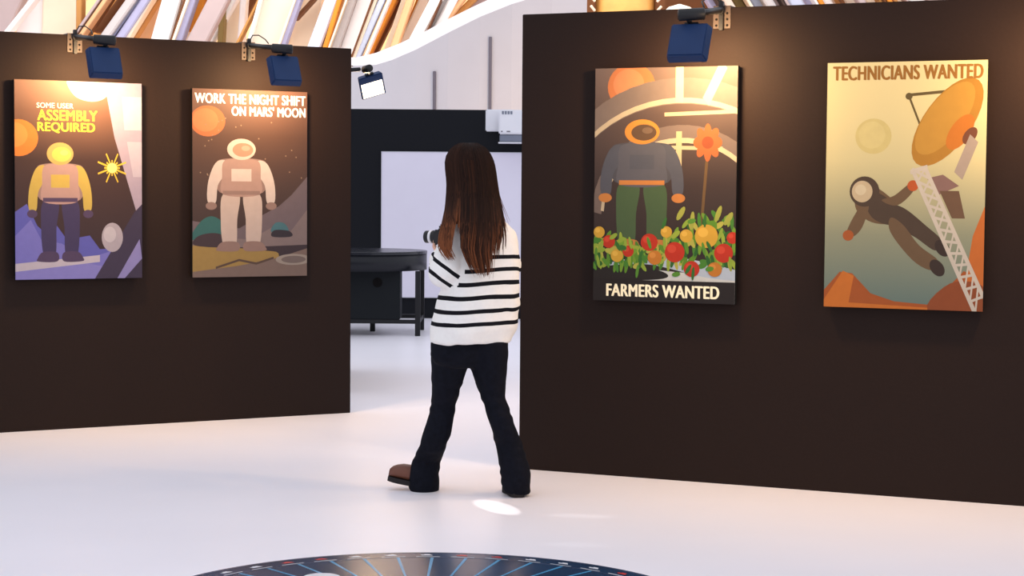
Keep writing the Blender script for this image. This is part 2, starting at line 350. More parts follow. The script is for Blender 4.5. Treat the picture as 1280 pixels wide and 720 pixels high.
def art_b(put):                                  # ember planet, ridges and a pale suited figure on ochre ground
    put(ell(.13, .83, .15, .082), (190, 108, 66)); put(ell(.11, .835, .11, .062), (200, 124, 80))
    put(ridge([(0, .3), (.4, .26), (.6, .33), (.75, .38), (.86, .44), (1, .54)]), (112, 98, 104)); put(ridge([(0, .22), (.5, .2), (.7, .27), (.85, .24), (1, .36)]), (132, 116, 116)); put(ridge([(0, .15), (1, .17)]), (62, 50, 56))
    put(smoothpoly([(-.1, -.05), (-.1, .155), (.35, .155), (.62, .14), (.75, .11), (.6, -.05)]), (164, 134, 76)); put(ridge([(0, .03), (.4, .06), (.74, .1), (1, .15)]), (128, 108, 100)); put(ell(.88, .09, .16, .03), (162, 150, 140)); put(ell(.88, .09, .11, .02), (120, 106, 102))
    for q in stroke([(.2, .05), (.4, .09), (.55, .07), (.7, .1)], .012): put(q, (92, 72, 62))
    rb = random.Random(8)
    for _ in range(30): put(ell(rb.uniform(.05, .95), rb.uniform(.45, .85), .006, .004, 0, 8), (150, 124, 104))
    put(smoothpoly([(.0, .20), (.06, .29), (.16, .325), (.26, .29), (.32, .2)]), (54, 104, 102)); put(smoothpoly([(.02, .17), (.05, .22), (.2, .235), (.34, .2), (.34, .16)]), (66, 52, 58)); put(smoothpoly([(.68, .24), (.72, .29), (.80, .285), (.83, .24)]), (74, 116, 126)); put(smoothpoly([(.69, .215), (.71, .25), (.84, .245), (.86, .215)]), (52, 46, 54))
    suit(put, .42, .14, .60, .62, ((220, 196, 184), (204, 140, 118), (176, 144, 134), (214, 198, 190), (204, 184, 174), (150, 122, 114)))
def art_c(put):                                  # vaulted glasshouse, suited gardener and a bed of fruit
    put(ell(.26, .92, .17, .10), (206, 124, 72)); put(ell(.24, .93, .11, .066), (214, 140, 92))
    for rx, ry, wd, c in ((.92, .52, .11, (128, 112, 102)), (.60, .34, .07, (120, 104, 96))):
        for q in stroke(arc(.62, .38, rx, ry, 20, 178), wd): put(q, c)
    for rx, ry in ((.87, .48), (.56, .31)):
        for q in stroke(arc(.62, .38, rx, ry, 20, 178), .022): put(q, (206, 188, 154))
    for x0, x1 in ((.60, .60), (.90, .79)):
        for q in stroke([(x0, 1.0), (x1, .86)], .055): put(q, (226, 208, 160))
    for q in stroke([(.60, .72), (.60, .56)], .04): put(q, (206, 186, 142))
    for q in stroke([(.5, .80), (1, .81)], .016)+stroke([(.52, .66), (.9, .655)], .016): put(q, (204, 186, 148))
    suit(put, .34, .22, .56, .62, ((214, 142, 56), (96, 72, 50), (92, 92, 100), (84, 86, 96), (74, 98, 62), (206, 132, 64)))
    for q in stroke([(.76, .30), (.80, .64)], .02): put(q, (110, 84, 50))
    for k in range(8): put(ell(.80+.055*math.cos(k*PI/4), .68+.035*math.sin(k*PI/4), .045, .026, k*PI/4), (190, 100, 52))
    put(ell(.80, .68, .04, .026), (150, 74, 40))
    put(ridge([(0, .155), (.3, .145), (.6, .13), (1, .12)]), (226, 228, 222)); put(smoothpoly([(-.1, .16), (.2, .17), (.5, .13), (.5, .1), (.2, .09), (-.1, .1)]), (40, 34, 30)); put(smoothpoly([(.05, .15), (.4, .16), (.8, .11), (1.1, .1), (1.1, .13), (.5, .2)]), (198, 212, 226))
    for _ in range(170):
        x = rnd.uniform(0, 1); y = rnd.uniform(.15, .24+.14*max(0, min(1, (x-.45)*3))+.04*(x < .2))
        g = rnd.choice([(74, 138, 46), (120, 166, 48), (44, 104, 40), (160, 184, 62), (96, 150, 40), (190, 188, 80)]); put(ell(x, y, .034, .013, rnd.uniform(0, 3.1), 10), g)
    for x, y in ((.62, .38), (.70, .35), (.88, .38), (.95, .36)): put(ell(x, y, .04, .016, rnd.uniform(.5, 2), 12), (170, 176, 74))
    for x, y, r, c in ((.40, .255, .06, 0), (.58, .215, .07, 0), (.80, .285, .08, 1), (.92, .215, .065, 0), (.70, .145, .055, 0), (.66, .285, .045, 1), (.11, .255, .045, 0), (.04, .295, .04, 1), (.25, .215, .04, 0), (.17, .195, .045, 1), (.44, .19, .05, 2), (.98, .28, .04, 0), (.86, .145, .05, 2), (.52, .3, .04, 1)):
        cc = ((200, 52, 26), (222, 174, 58), (208, 130, 44))[c]; put(ell(x, y, r, r*.62), cc); put(ell(x-r*.3, y+r*.2, r*.45, r*.25), tuple(min(255, v+22) for v in cc))
    for _ in range(30):
        x = rnd.uniform(0, 1); y = rnd.uniform(.12, .28+.08*(x > .5)); put(ell(x, y, .03, .011, rnd.uniform(0, 3.1), 10), rnd.choice([(92, 152, 48), (150, 180, 60), (54, 116, 44)]))
    put([(0, 0), (1, 0), (1, .092), (0, .092)], (38, 30, 28))
def art_d(put):                                  # aerial dish on a lattice mast, a drifting suited figure, rust rocks
    put(ell(.30, .70, .115, .072), (216, 202, 134)); put(ell(.29, .705, .085, .055), (222, 208, 142))
    put(ridge([(0, .07), (.1, .145), (.18, .14), (.3, .06), (.45, .03), (.68, .02), (.78, .09), (.88, .16), (1, .12)]), (176, 90, 36)); put(ridge([(0, .03), (.12, .15), (.19, .13), (.16, .02)]), (214, 120, 42)); put([(.93, .30), (1.0, .42), (1, 0), (.86, 0)], (206, 112, 44)); put(smoothpoly([(.66, .0), (.8, .11), (1, .1), (1, -.02)]), (150, 76, 36))
    for q in stroke([(.52, .86), (.62, .70)], .012)+stroke([(.52, .865), (.80, .88)], .012): put(q, (104, 88, 48))
    put(ell(.52, .86, .022, .014), (104, 88, 48)); put(ell(.76, .755, .255, .118, .62), (184, 132, 46)); put(ell(.745, .77, .215, .092, .62), (200, 150, 60)); put(ell(.84, .715, .10, .05, .62), (204, 122, 40)); put(ell(.90, .70, .05, .028, .5), (120, 72, 46))
    for q in stroke([(.92, .68), (.84, .55)], .06): put(q, (176, 160, 146))
    put([(.64, .53), (.74, .545), (.84, .50), (.72, .465)], (140, 108, 100)); put([(.72, .48), (.84, .48), (.88, .37), (.80, .37)], (112, 84, 62))
    G, G2 = (78, 62, 48), (112, 88, 62)
    put(smoothpoly([(.20, .47), (.30, .50), (.46, .42), (.44, .35), (.30, .35), (.2, .40)]), G2); put(smoothpoly([(.24, .47), (.34, .47), (.48, .40), (.44, .34), (.3, .37)]), G)
    put(smoothpoly([(.40, .42), (.50, .41), (.64, .34), (.74, .28), (.70, .24), (.58, .29), (.42, .35)]), G); put(smoothpoly([(.42, .37), (.50, .34), (.60, .26), (.72, .20), (.68, .16), (.56, .2), (.42, .31)]), G2); put(ell(.745, .25, .05, .03, -.4), (58, 44, 36)); put(ell(.715, .17, .05, .03, -.4), (58, 44, 36))
    put(smoothpoly([(.22, .41), (.28, .42), (.24, .33), (.18, .29), (.14, .31)]), G2); put(ell(.15, .295, .035, .022), (176, 92, 40)); put(smoothpoly([(.36, .44), (.44, .46), (.54, .51), (.56, .48), (.46, .42)]), G2); put(ell(.555, .50, .035, .022), (196, 92, 40))
    put(ell(.25, .475, .095, .062), G); put(ell(.235, .475, .066, .044), (206, 188, 152)); put(ell(.225, .482, .035, .022), (220, 206, 172))
    L = (214, 204, 188)
    for q in stroke([(.55, .565), (.955, -.01)], .022)+stroke([(.63, .57), (1.0, .06)], .022)+stroke([(.54, .555), (.64, .575)], .018): put(q, L)
    for k in range(12):
        t0, t1 = k/12, (k+1)/12
        a, c = (.55+.405*t0, .565-.575*t0), (.63+.37*t1, .57-.51*t1); e, f = (.63+.37*t0, .57-.51*t0), (.55+.405*t1, .565-.575*t1)
        for q in stroke([a, c], .011)+stroke([e, f], .011): put(q, L)

GA = gradmat('print_ground_brown', [(0, (60, 44, 50)), (.6, (66, 44, 40)), (.85, (118, 82, 64)), (1, (156, 116, 94))])
GB = gradmat('print_ground_umber', [(0, (60, 46, 46)), (.45, (74, 56, 52)), (.75, (88, 62, 52)), (1, (122, 88, 74))])
GC = gradmat('print_ground_taupe', [(0, (46, 36, 32)), (.5, (62, 48, 44)), (.8, (92, 74, 66)), (1, (128, 106, 94))])
GD = gradmat('print_ground_sage', [(0, (104, 128, 122)), (.3, (154, 158, 130)), (.6, (220, 210, 158)), (1, (248, 232, 170))])
M_yel = mat('yellow_lettering', (232, 196, 54), .55, .2, .02); M_pale = mat('pale_lettering', (226, 212, 190), .55, .2, .02)
M_wlet = mat('white_lettering', (250, 244, 238), .55, .2, .02); M_crl = mat('cream_lettering', (240, 230, 196), .55, .2, .02); M_brl = mat('brown_lettering', (128, 88, 36), .55, .2, .02)
TY = -.0538
P, w, h = poster(LA, L_rz, L_d, ((17.5, 98), (177, 105.5), (177.5, 347.5), (19.5, 349.5)), 'tall purple and brown space poster headed ASSEMBLY REQUIRED in yellow', art_a, GA)
lettering('SOME USER', .17*w, .455*w, .862*h, .888*h, TY, M_pale, P, .02); lettering('ASSEMBLY', .175*w, .645*w, .800*h, .853*h, TY, M_yel, P, .035); lettering('REQUIRED', .175*w, .625*w, .738*h, .790*h, TY, M_yel, P, .035)
P, w, h = poster(LA, L_rz, L_d, ((240, 109.5), (383.5, 116), (384, 345), (241, 346.5)), 'brown space poster with a white-suited figure headed WORK THE NIGHT SHIFT', art_b, GB)
lettering('WORK THE NIGHT SHIFT', .02*w, .985*w, .925*h, .977*h, TY, M_wlet, P, .035); lettering("ON MARS' MOON", .335*w, .985*w, .862*h, .913*h, TY, M_wlet, P, .035)
P, w, h = poster(RA, R_rz, R_d, ((744, 86), (922.5, 82), (918.5, 379.5), (742, 376)), 'dark greenhouse poster with red and yellow fruit captioned FARMERS WANTED', art_c, GC)
lettering('FARMERS WANTED', .095*w, .895*w, .020*h, .073*h, TY, M_crl, P, .05)
P, w, h = poster(RA, R_rz, R_d, ((1035, 79.5), (1235.5, 74), (1228, 389.5), (1029.5, 383)), 'pale gold-green poster with a yellow dish headed TECHNICIANS WANTED', art_d, GD)
lettering('TECHNICIANS WANTED', .035*w, .975*w, .928*h, .985*h, TY, M_brl, P, .05)

# ================================================================== PICTURE LAMPS
def lamp(A, rz, d, cpx, dpx, hpx, label, power, reach=.47, aim=(0, .90, -.43), sgn=1, spread=175, roll=0):
    """clamp on the panel's top edge, arm to the front, box head turned to the picture"""
    n = Vector((d.y, -d.x, 0))
    def loc(px, py, out):
        P0 = A+n*out; r = ray(px, py); t = (P0-CP).dot(n)/r.dot(n); q = CP+r*t; return Vector(((q-A).dot(d), -out, q.z))
    c = loc(*cpx, 0); c.z = H
    D = loc(*dpx, reach)-c; Hd = loc(*hpx, reach+.0)-c
    root = thing('picture_lamp', A+d*c.x+Vector((0, 0, H)), rz, label, 'lamp', 'black clamp-on picture lamps')
    b = bmesh.new()
    box(b, -.045, -.012, -.008, 0, -.105, .004, 0, .001); box(b, .012, .045, -.008, 0, -.105, .004, 0, .001); box(b, -.045, .045, -.008, .112, .0005, .008, 0, .001); box(b, -.045, .045, .101, .112, -.09, .0005, 0, .001)
    for x in (-.028, .028):
        for z in (-.03, -.06, -.09): cyl(b, (x, -.0085, z), (x, -.011, z), .006, 10, 1)
    mesh('clamp', b, [M_steel, M_hole], root)
    b = bmesh.new(); box(b, -.011, .011, -.03, -.0002, -.115, .03, 0, .003); cyl(b, (0, -.03, -.02), (0, -.05, -.02), .02, 16); 
    mesh('bolt', b, M_blackmetal, root)
    u = (D-Vector((0, -.03, -.015))).normalized(); e = D-u*.055
    b = bmesh.new(); tube(b, [(0, -.03, -.015), e], [.017, .015], 14); mesh('arm', b, M_blackmetal, root, True)
    side = Vector((sgn, 0, 0)); dv = (u*.4+side*.9).normalized()
    b = bmesh.new(); tube(b, [D-dv*.066, D-dv*.062, D+dv*.058, D+dv*.064], [.02, .029, .029, .02], 20); mesh('driver_housing', b, M_blackmetal, root, True)
    b = bmesh.new(); tube(b, [(0, -.02, .01), (sgn*.02, -.03, .05), (sgn*.05, -.06, .05), (sgn*.07, -.12, .02), (D.x*.6, D.y*.6, D.z*.6+.02)], .004, 6); mesh('cable', b, M_blackmetal, root, True)
    # head: local frame with +Y = where the glass looks
    ay = Vector(aim).normalized(); az = Vector((0, 0, 1)); az = (az-ay*az.dot(ay)).normalized(); ax = ay.cross(az); rq = Matrix.Rotation(math.radians(roll), 3, ay); ax, az = rq @ ax, rq @ az
    tiltM = Matrix((ax, ay, az)).transposed().to_4x4(); tiltM.translation = Hd
    hw, hh, ht = .100, .096, .030
    st = D+dv*.03; b = bmesh.new(); tube(b, [st, tiltM @ Vector((0, 0, hh))], .011, 12); mesh('stem', b, M_blackmetal, root, True)
    b = bmesh.new(); v = []
    for y, s in ((-ht, .90), (ht, 1.0)):
        for sx, sz in ((-1, -1), (1, -1), (1, 1), (-1, 1)): v.append(b.verts.new(tiltM @ Vector((sx*hw*s, y, sz*hh*s))))
    for q in ((0, 1, 2, 3), (7, 6, 5, 4), (0, 4, 5, 1), (1, 5, 6, 2), (2, 6, 7, 3), (3, 7, 4, 0)): b.faces.new([v[i] for i in q])
    bmesh.ops.bevel(b, geom=list(b.edges), offset=.006, segments=2, affect='EDGES')
    hd = mesh('head', b, M_navy, root)
    b = bmesh.new(); box(b, -hw*.86, hw*.86, ht+.0003, ht+.004, -hh*.88, hh*.40, 0, .001, tiltM); mesh('lit_glass', b, M_lampglass, hd)
    b = bmesh.new()
    box(b, -.035, .035, -.012, .012, hh*.96, hh+.010, 0, .002, tiltM); mesh('yoke', b, M_blackmetal, root)
    l = bpy.data.lights.new('lamp_light', 'AREA'); l.shape = 'RECTANGLE'; l.size = hw*1.7; l.size_y = hh*1.7; l.energy = power; l.color = WARM; l.spread = math.radians(spread)
    lo = bpy.data.objects.new('lamp_light', l); COL.objects.link(lo); lo.parent = root; p = tiltM @ Vector((0, ht+.012, 0))
    lo.location = p; lo.rotation_euler = (ay-Vector((0, 0, .42))).to_track_quat('-Z', 'Y').to_euler()
    return root
lamp(LA, L_rz, L_d, (93, 50), (131, 50), (131, 78), 'picture lamp with navy head over the ASSEMBLY REQUIRED poster', 36)
lamp(LA, L_rz, L_d, (310, 60), (353, 61), (356, 88), 'picture lamp with navy head over the NIGHT SHIFT poster', 30)
lamp(RA, R_rz, R_d, (903, 16), (864, 18), (861, 53), 'picture lamp with navy head over the FARMERS WANTED poster', 36, sgn=-1)
lamp(RA, R_rz, R_d, (1400, -4), (1370, -4), (1368, 30), 'picture lamp to the right of the TECHNICIANS WANTED poster', 36, sgn=-1, aim=(-.6, .62, -.5))
# the lamp that shines towards us from the panel behind the left one
lamp(Vector((-1.40, 13.1, 0)), PI/2, Vector((0, 1, 0)), (414, 83), (459, 86), (464, 106), 'lit floodlight facing the room at the end of the left panel', 8, reach=.28, aim=(-.80, -.35, -.50), sgn=-1, roll=20)

# ================================================================== BACK ROOM
sx0 = W(477.5, 190, BY-.03); sx1 = W(477.5, 371, BY-.03)
t = thing('projection_screen', (sx0.x+1.5, BY-.001, sx1.z), 0, 'large white projection screen on the black back panel', 'screen')
b = bmesh.new(); box(b, -1.5, 1.5, -.03, 0, 0, sx0.z-sx1.z, 0, .002); mesh('screen_surface', b, M_screen, t)
b = bmesh.new()
for q in ((-1.508, 1.508, -.034, 0, -.008, .0), (-1.508, 1.508, -.034, 0, sx0.z-sx1.z, sx0.z-sx1.z+.008), (-1.508, -1.5, -.034, 0, 0, sx0.z-sx1.z), (1.5, 1.508, -.034, 0, 0, sx0.z-sx1.z)): box(b, *q)
mesh('border', b, mat('pale_grey_border', (200, 200, 210), .6, .3), t)
# projector on its wall plate
pz0, pz1 = W(630, 178, BY-.25), W(630, 138, BY-.25); px0 = W(607, 150, BY-.02)
t = thing('projector', (px0.x, BY, pz0.z), 0, 'white short-throw projector mounted at the top of the black back panel', 'projector')
ph = pz1.z-pz0.z
b = bmesh.new(); box(b, 0, .34, -.03, 0, ph*.36, ph+.02, 0, .012); mesh('wall_plate', b, M_whiteplastic, t)
b = bmesh.new(); box(b, .22, .36, -.2, -.03, ph*.6, ph*.8, 0, .004); mesh('bracket', b, M_greyplastic, t)
b = bmesh.new(); box(b, .155, .55, -.42, -.12, ph*.24, ph, 0, .015); pb = mesh('body', b, M_whiteplastic, t)
b = bmesh.new(); box(b, .165, .54, -.40, -.13, 0, ph*.235, 0, .01); mesh('mirror_hood', b, M_greyplastic, t)
b = bmesh.new(); box(b, .15, .55, -.405, -.125, -.012, .0, 0, .003); mesh('lower_rim', b, M_whiteplastic, t)
b = bmesh.new()
for k in range(4): box(b, .19+k*.032, .212+k*.032, -.424, -.419, ph*.86, ph*.96)
mesh('vent', b, M_greyplastic, pb)
b = bmesh.new(); box(b, .18, .20, -.424, -.419, ph*.31, ph*.345); mesh('button', b, M_slit, pb); b = bmesh.new(); box(b, .245, .285, -.424, -.419, ph*.31, ph*.345); mesh('button', b, M_slit, pb)
# round-fronted display table
TYd = gp(522, 420).y; lr = gp(522, 420); tz = W(480, 314, TYd+.1).z; pxm = TYd/F
tc = Vector((W(440, 400, TYd).x, TYd+.42, 0)); tr_ = W(534, 320, TYd+.42).x-tc.x
t = thing('display_table', tc, 0, 'black round-edged display table by the white projection screen', 'table')
ap = .195
b = bmesh.new(); tube(b, [(0, 0, tz-.03), (0, 0, tz-.004), (0, 0, tz)], [tr_, tr_, tr_-.006], 72); mesh('table_top', b, mat('dark_glass_top', (24, 26, 34), .25, .4), t)
b = bmesh.new(); tube(b, [(0, 0, tz-ap), (0, 0, tz-.0305)], tr_-.004, 72); o = mesh('apron', b, mat('black_satin', (15, 17, 25), .35, .3, .05, 6), t, True)
lx = lr.x-tc.x; legs = [(lx, lr.y-tc.y), (lx, .40), (-lx, lr.y-tc.y), (-lx, .40), (W(467, 410, gp(467, 413).y).x-tc.x, .14)]
for x, y in legs:
    b = bmesh.new(); box(b, x-.026, x+.026, y-.026, y+.026, 0, tz-ap-.0005, 0, .003); mesh('leg', b, M_blackmetal, t)
b = bmesh.new()
ly = lr.y-tc.y
for y in (ly, .40): box(b, -lx+.0262, lx-.0262, y-.02, y+.02, .125, .165)
for x in (-lx, lx): box(b, x-.02, x+.02, ly+.0262, .40-.0262, .125, .165)
mesh('lower_rail', b, M_blackmetal, t)
x1 = W(500, 370, TYd).x
t = thing('equipment_box', (x1-.45, TYd+.28, .166), 0, 'dark grey box with a round hole standing under the display table', 'box')
b = bmesh.new(); box(b, -.45, .45, -.3, .07, 0, tz-ap-.168, 0, .006); mesh('box_body', b, mat('charcoal_box', (20, 24, 28), .65, .2), t)
b = bmesh.new(); hx = W(472, 353, TYd).x-(x1-.45); hz = W(472, 353, TYd).z-.166; cyl(b, (hx, -.302, hz), (hx, -.298, hz), .05, 28); mesh('hole', b, M_hole, t)

# ================================================================== FLOOR GRAPHIC
pA, pB, pC = gp(530, 691), gp(247, 719), gp(806, 719)
def circ(a, b_, c):
    ax, ay, bx, by, cx, cy = a.x, a.y, b_.x, b_.y, c.x, c.y
    D = 2*(ax*(by-cy)+bx*(cy-ay)+cx*(ay-by))
    ux = ((ax*ax+ay*ay)*(by-cy)+(bx*bx+by*by)*(cy-ay)+(cx*cx+cy*cy)*(ay-by))/D
    uy = ((ax*ax+ay*ay)*(cx-bx)+(bx*bx+by*by)*(ax-cx)+(cx*cx+cy*cy)*(bx-ax))/D
    return Vector((ux, uy, 0)), math.hypot(ax-ux, ay-uy)
gcx, GR = circ(pA, pB, pC)
print('CIRCLE', gcx, GR, 'H check', W(438, 64, LB.y).z, W(651, 24, RA.y).z, 'L', L_rz, 'R', R_rz)
fg = thing('floor_graphic', gcx, 0, 'round navy floor graphic with blue spokes at the front edge of the floor', 'floor graphic')
M_disc = mat('navy_print', (30, 58, 88), .22, .5, .5, 1.4); M_ring = mat('slate_print', (74, 84, 112), .28, .5, .2, 3)
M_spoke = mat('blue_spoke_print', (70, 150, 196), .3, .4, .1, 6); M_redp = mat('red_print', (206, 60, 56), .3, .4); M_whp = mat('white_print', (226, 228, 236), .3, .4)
b = bmesh.new(); tube(b, [(0, 0, 0), (0, 0, .002)], GR, 160); mesh('disc', b, M_disc, fg)
def annul(bm, r0, r1, z, a0=0, a1=2*PI, n=160):
    pv = None
    for k in range(n+1):
        a = a0+(a1-a0)*k/n; c, s = math.cos(a), math.sin(a); v = (bm.verts.new((r0*c, r0*s, z)), bm.verts.new((r1*c, r1*s, z)))
        if pv: bm.faces.new((pv[0], pv[1], v[1], v[0]))
        pv = v
b = bmesh.new(); annul(b, GR*.90, GR*.905, .0026); annul(b, GR*.985, GR*.992, .0026); mesh('ring_line', b, M_ring, fg)
NS = 44
b = bmesh.new()
for k in range(NS):
    a = 2*PI*k/NS; c, s = math.cos(a), math.sin(a); wd = .0065
    v = [b.verts.new((r*c-q*wd*s, r*s+q*wd*c, .0026)) for r, q in ((GR*.3, -.4), (GR*.9, -1), (GR*.9, 1), (GR*.3, .4))]; b.faces.new(v)
mesh('spoke', b, M_spoke, fg)
for k in range(NS):
    a = 2*PI*k/NS+.02; u = Vector((math.cos(a), math.sin(a), 0)); tt = Vector((-u.y, u.x, 0))
    def quad(r0, r1, t0, t1, sk=0):
        b.faces.new([b.verts.new(u*r+tt*q+Vector((0, 0, .0028))) for r, q in ((r0, t0), (r0, t1), (r1, t1+sk), (r1, t0+sk))])
    red = k*7 % 5 in (0, 3)
    b = bmesh.new(); quad(GR*.938, GR*.952, -.022, .022, .008); quad(GR*.952, GR*.960, -.010, .014); mesh('red_mark' if red else 'white_mark', b, M_redp if red else M_whp, fg)
    b = bmesh.new(); quad(GR*.912, GR*.918, -.05, .045)
    mesh('caption_mark', b, M_whp, fg)
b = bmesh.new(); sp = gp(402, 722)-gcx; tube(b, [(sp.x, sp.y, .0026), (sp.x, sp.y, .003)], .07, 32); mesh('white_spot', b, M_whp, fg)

#PERSON#
# ================================================================== PERSON
PG = gp(612, 620); PY = PG.y
FA = math.radians(33); FW = Vector((-math.sin(FA), math.cos(FA), 0)); RT = Vector((math.cos(FA), math.sin(FA), 0)); UP = Vector((0, 0, 1))
person = thing('person', (W(596, 430, PY).x, PY, 0), 0, 'woman with long brown hair in a striped white sweater walking away holding a camera', 'person')
PO = Vector(person.location)
def loftbm(bm, rings, n=28, mi=0, e=2.0):
    """rings: (centre, half breadth vector, half depth vector)"""
    rs = []
    for c, a, d in rings:
        r = []
        for k in range(n):
            t = 2*PI*k/n; ct, st = math.cos(t), math.sin(t)
            r.append(bm.verts.new(Vector(c)-PO+Vector(a)*math.copysign(abs(ct)**(2/e), ct)+Vector(d)*math.copysign(abs(st)**(2/e), st)))
        rs.append(r)
    for r0, r1 in zip(rs, rs[1:]):
        for k in range(n): bm.faces.new((r0[k], r0[(k+1) % n], r1[(k+1) % n], r1[k])).material_index = mi
    bm.faces.new(rs[0][::-1]).material_index = mi; bm.faces.new(rs[-1]).material_index = mi
def limb(bm, pts, rads, n=20):
    tube(bm, [Vector(p)-PO for p in pts], rads, n)
def dens(pts, rads, k=5):                        # smooth a joint chain
    P = [Vector(p) for p in pts]; out, ro = [], []
    for i in range(len(P)-1):
        p0, p1, p2, p3 = P[max(i-1, 0)], P[i], P[i+1], P[min(i+2, len(P)-1)]
        for j in range(k):
            t = j/k; out.append(.5*((2*p1)+(p2-p0)*t+(2*p0-5*p1+4*p2-p3)*t*t+(3*p1-p0-3*p2+p3)*t**3)); ro.append(rads[i]+(rads[i+1]-rads[i])*t)
    return out+[P[-1]], ro+[rads[-1]]
def ball(bm, c, r, sx=1, sy=1, sz=1, R=None):
    q = bmesh.ops.create_uvsphere(bm, u_segments=20, v_segments=12, radius=r)
    for v in q['verts']:
        p = Vector((v.co.x*sx, v.co.y*sy, v.co.z*sz)); v.co = (R @ p if R else p)+Vector(c)-PO
PXM = PY/F
# --- torso rings of the sweater: sight centre x, y, half width
def trings(data, grow=0, b=.72):
    out = []
    for cx, y, hw in data:
        c = W(cx, y, PY); k = hw*PXM+grow
        a = k/math.sqrt(math.cos(FA)**2+(b*math.sin(FA))**2)
        out.append((c, RT*a, FW*a*b))
    return out
torso = [(588, 428.5, 49), (589, 424, 51), (592, 412, 53), (594, 400, 52.5), (597, 384, 51), (599, 368, 49), (601, 350, 47), (602, 330, 46), (602, 312, 45), (601, 298, 43.5), (600, 288, 40), (598, 278, 34), (595, 269, 27), (592, 261, 19), (589, 254, 14.5), (588, 248, 14)]
Ls, Le, Lw = W(572, 291, PY-.07), W(555, 341, PY-.12), W(543, 316, PY+.14)
Rs, Re, Rw = W(630, 298, PY+.09), W(635, 336, PY+.17), W(585, 312, PY+.42)
CAMC = W(558, 296, PY+.30)
Lw = CAMC+Vector((-.03, -.06, -.10)); Rw = CAMC+RT*.10+FW*-.06+Vector((0, 0, -.03))
# --- sweater
bs = bmesh.new(); loftbm(bs, trings(torso), 36, 0, 2.2)
LA_p, LA_r = dens([Ls+RT*.05+UP*.01, Ls, Ls*.45+Le*.55, Le, Le*.5+Lw*.5+UP*-.01, Lw], [.055, .068, .074, .074, .064, .046])
RA_p, RA_r = dens([Rs-RT*.05, Rs, Rs*.45+Re*.55, Re, Re*.5+Rw*.5, Rw], [.05, .062, .062, .062, .054, .042])
limb(bs, LA_p, LA_r); limb(bs, RA_p, RA_r)
M_knit = mat('white_striped_knit', (238, 236, 232), .9, .1, .02, 60, bump=.15)
def stripes(m):
    nt = m.node_tree; b = nt.nodes['Principled BSDF']; L = nt.links
    at = nt.nodes.new('ShaderNodeAttribute'); at.attribute_name = 'band'
    def mth(op, a, v=None):
        q = nt.nodes.new('ShaderNodeMath'); q.operation = op; L.new(a, q.inputs[0])
        if v is not None:
            if isinstance(v, (int, float)): q.inputs[1].default_value = v
            else: L.new(v, q.inputs[1])
        return q.outputs[0]
    on = nt.nodes.new('ShaderNodeAttribute'); on.attribute_name = 'whole'; k = mth('LESS_THAN', mth('FRACT', at.outputs['Fac']), .32); g = mth('MULTIPLY', mth('GREATER_THAN', at.outputs['Fac'], 0.0), mth('GREATER_THAN', on.outputs['Fac'], .95)); mk = mth('MULTIPLY', k, g)
    src = b.inputs['Base Color'].links[0].from_socket; mx = nt.nodes.new('ShaderNodeMix'); mx.data_type = 'RGBA'
    L.new(mk, mx.inputs[0]); L.new(src, mx.inputs[6]); mx.inputs[7].default_value = (.008, .008, .011, 1); L.new(mx.outputs[2], b.inputs['Base Color'])
stripes(M_knit)
sw = mesh('sweater', bs, M_knit, person)
bake(sw, [('REMESH', dict(mode='VOXEL', voxel_size=.0075)), ('SMOOTH', dict(factor=.5, iterations=9))])
def seg_t(p, pts):
    best = (9, 0, 0); acc = 0
    for a, c in zip(pts, pts[1:]):
        d = c-a; l = d.length; t = max(0, min(1, (p-a).dot(d)/(l*l))); q = a+d*t; e = (p-q).length
        if e < best[0]: best = (e, acc+t*l, 0)
        acc += l
    return best[0], best[1], acc
SP = W(541, 319, PY-.1); z1 = W(600, 318.5, PY).z; per = 16.3*PXM
me = sw.data; at = me.attributes.new('band', 'FLOAT', 'POINT'); vals = []
tcx = [(r[0].z, r[0]) for r in trings(torso)]
for v in me.vertices:
    p = v.co+PO
    eL, sL, lL = seg_t(p, LA_p); eR, sR, lR = seg_t(p, RA_p)
    c = min(tcx, key=lambda q: abs(q[0]-p.z))[1]; q = p-c; qa, qb = q.dot(RT), q.dot(FW)
    # inside torso ellipse measure
    hw = [h for h in torso]; k = min(range(len(torso)), key=lambda i: abs(trz[i]-p.z)) if 'trz' in globals() else 0
    et = math.hypot(qa/.205, qb/.150)
    n1 = noise.noise(p*6)*.010
    lowerL = (qa < -.11 and eL < .088 and p.z > Le.z-.085); lowerR = (qa > .15 and eR < .08 and p.z > Re.z-.08)
    if lowerL and (et > .93 or qb < -.12 or qa < -.16):
        e_ = p-SP; val = (-.58*e_.x-.81*e_.z+n1*.5)/(14.5*PXM)
        vals.append(max(-.4, min(1.7, val)))
    elif lowerR and et > .97:
        val = (z1-p.z+n1)/per
        vals.append(max(-.4, min(2.7, val)))
    else:
        val = (z1-p.z+n1+.02*v.co.x)/per
        vals.append(max(-.4, min(5.7, val)))
    # folds
    f = noise.noise(Vector((p.x*9, p.y*9, p.z*5)))*.007+noise.noise(Vector((p.x*20+p.z*12, p.y*20, p.z*16-p.x*9)))*.0035
    fold = math.sin((p.z*55)+noise.noise(p*7)*4)*.0025*(1 if p.z < 1.0 else .5)
    v.co += v.normal*(f+fold)
at.data.foreach_set('value', vals); ok = [1.0]*len(vals)
for e in me.edges:
    a, c = e.vertices
    if abs(vals[a]-vals[c]) > .45: ok[a] = ok[c] = 0.0
me.attributes.new('whole', 'FLOAT', 'POINT').data.foreach_set('value', ok)
M_cuff = mat('white_rib_knit', (236, 234, 230), .9, .1, .03, 90)
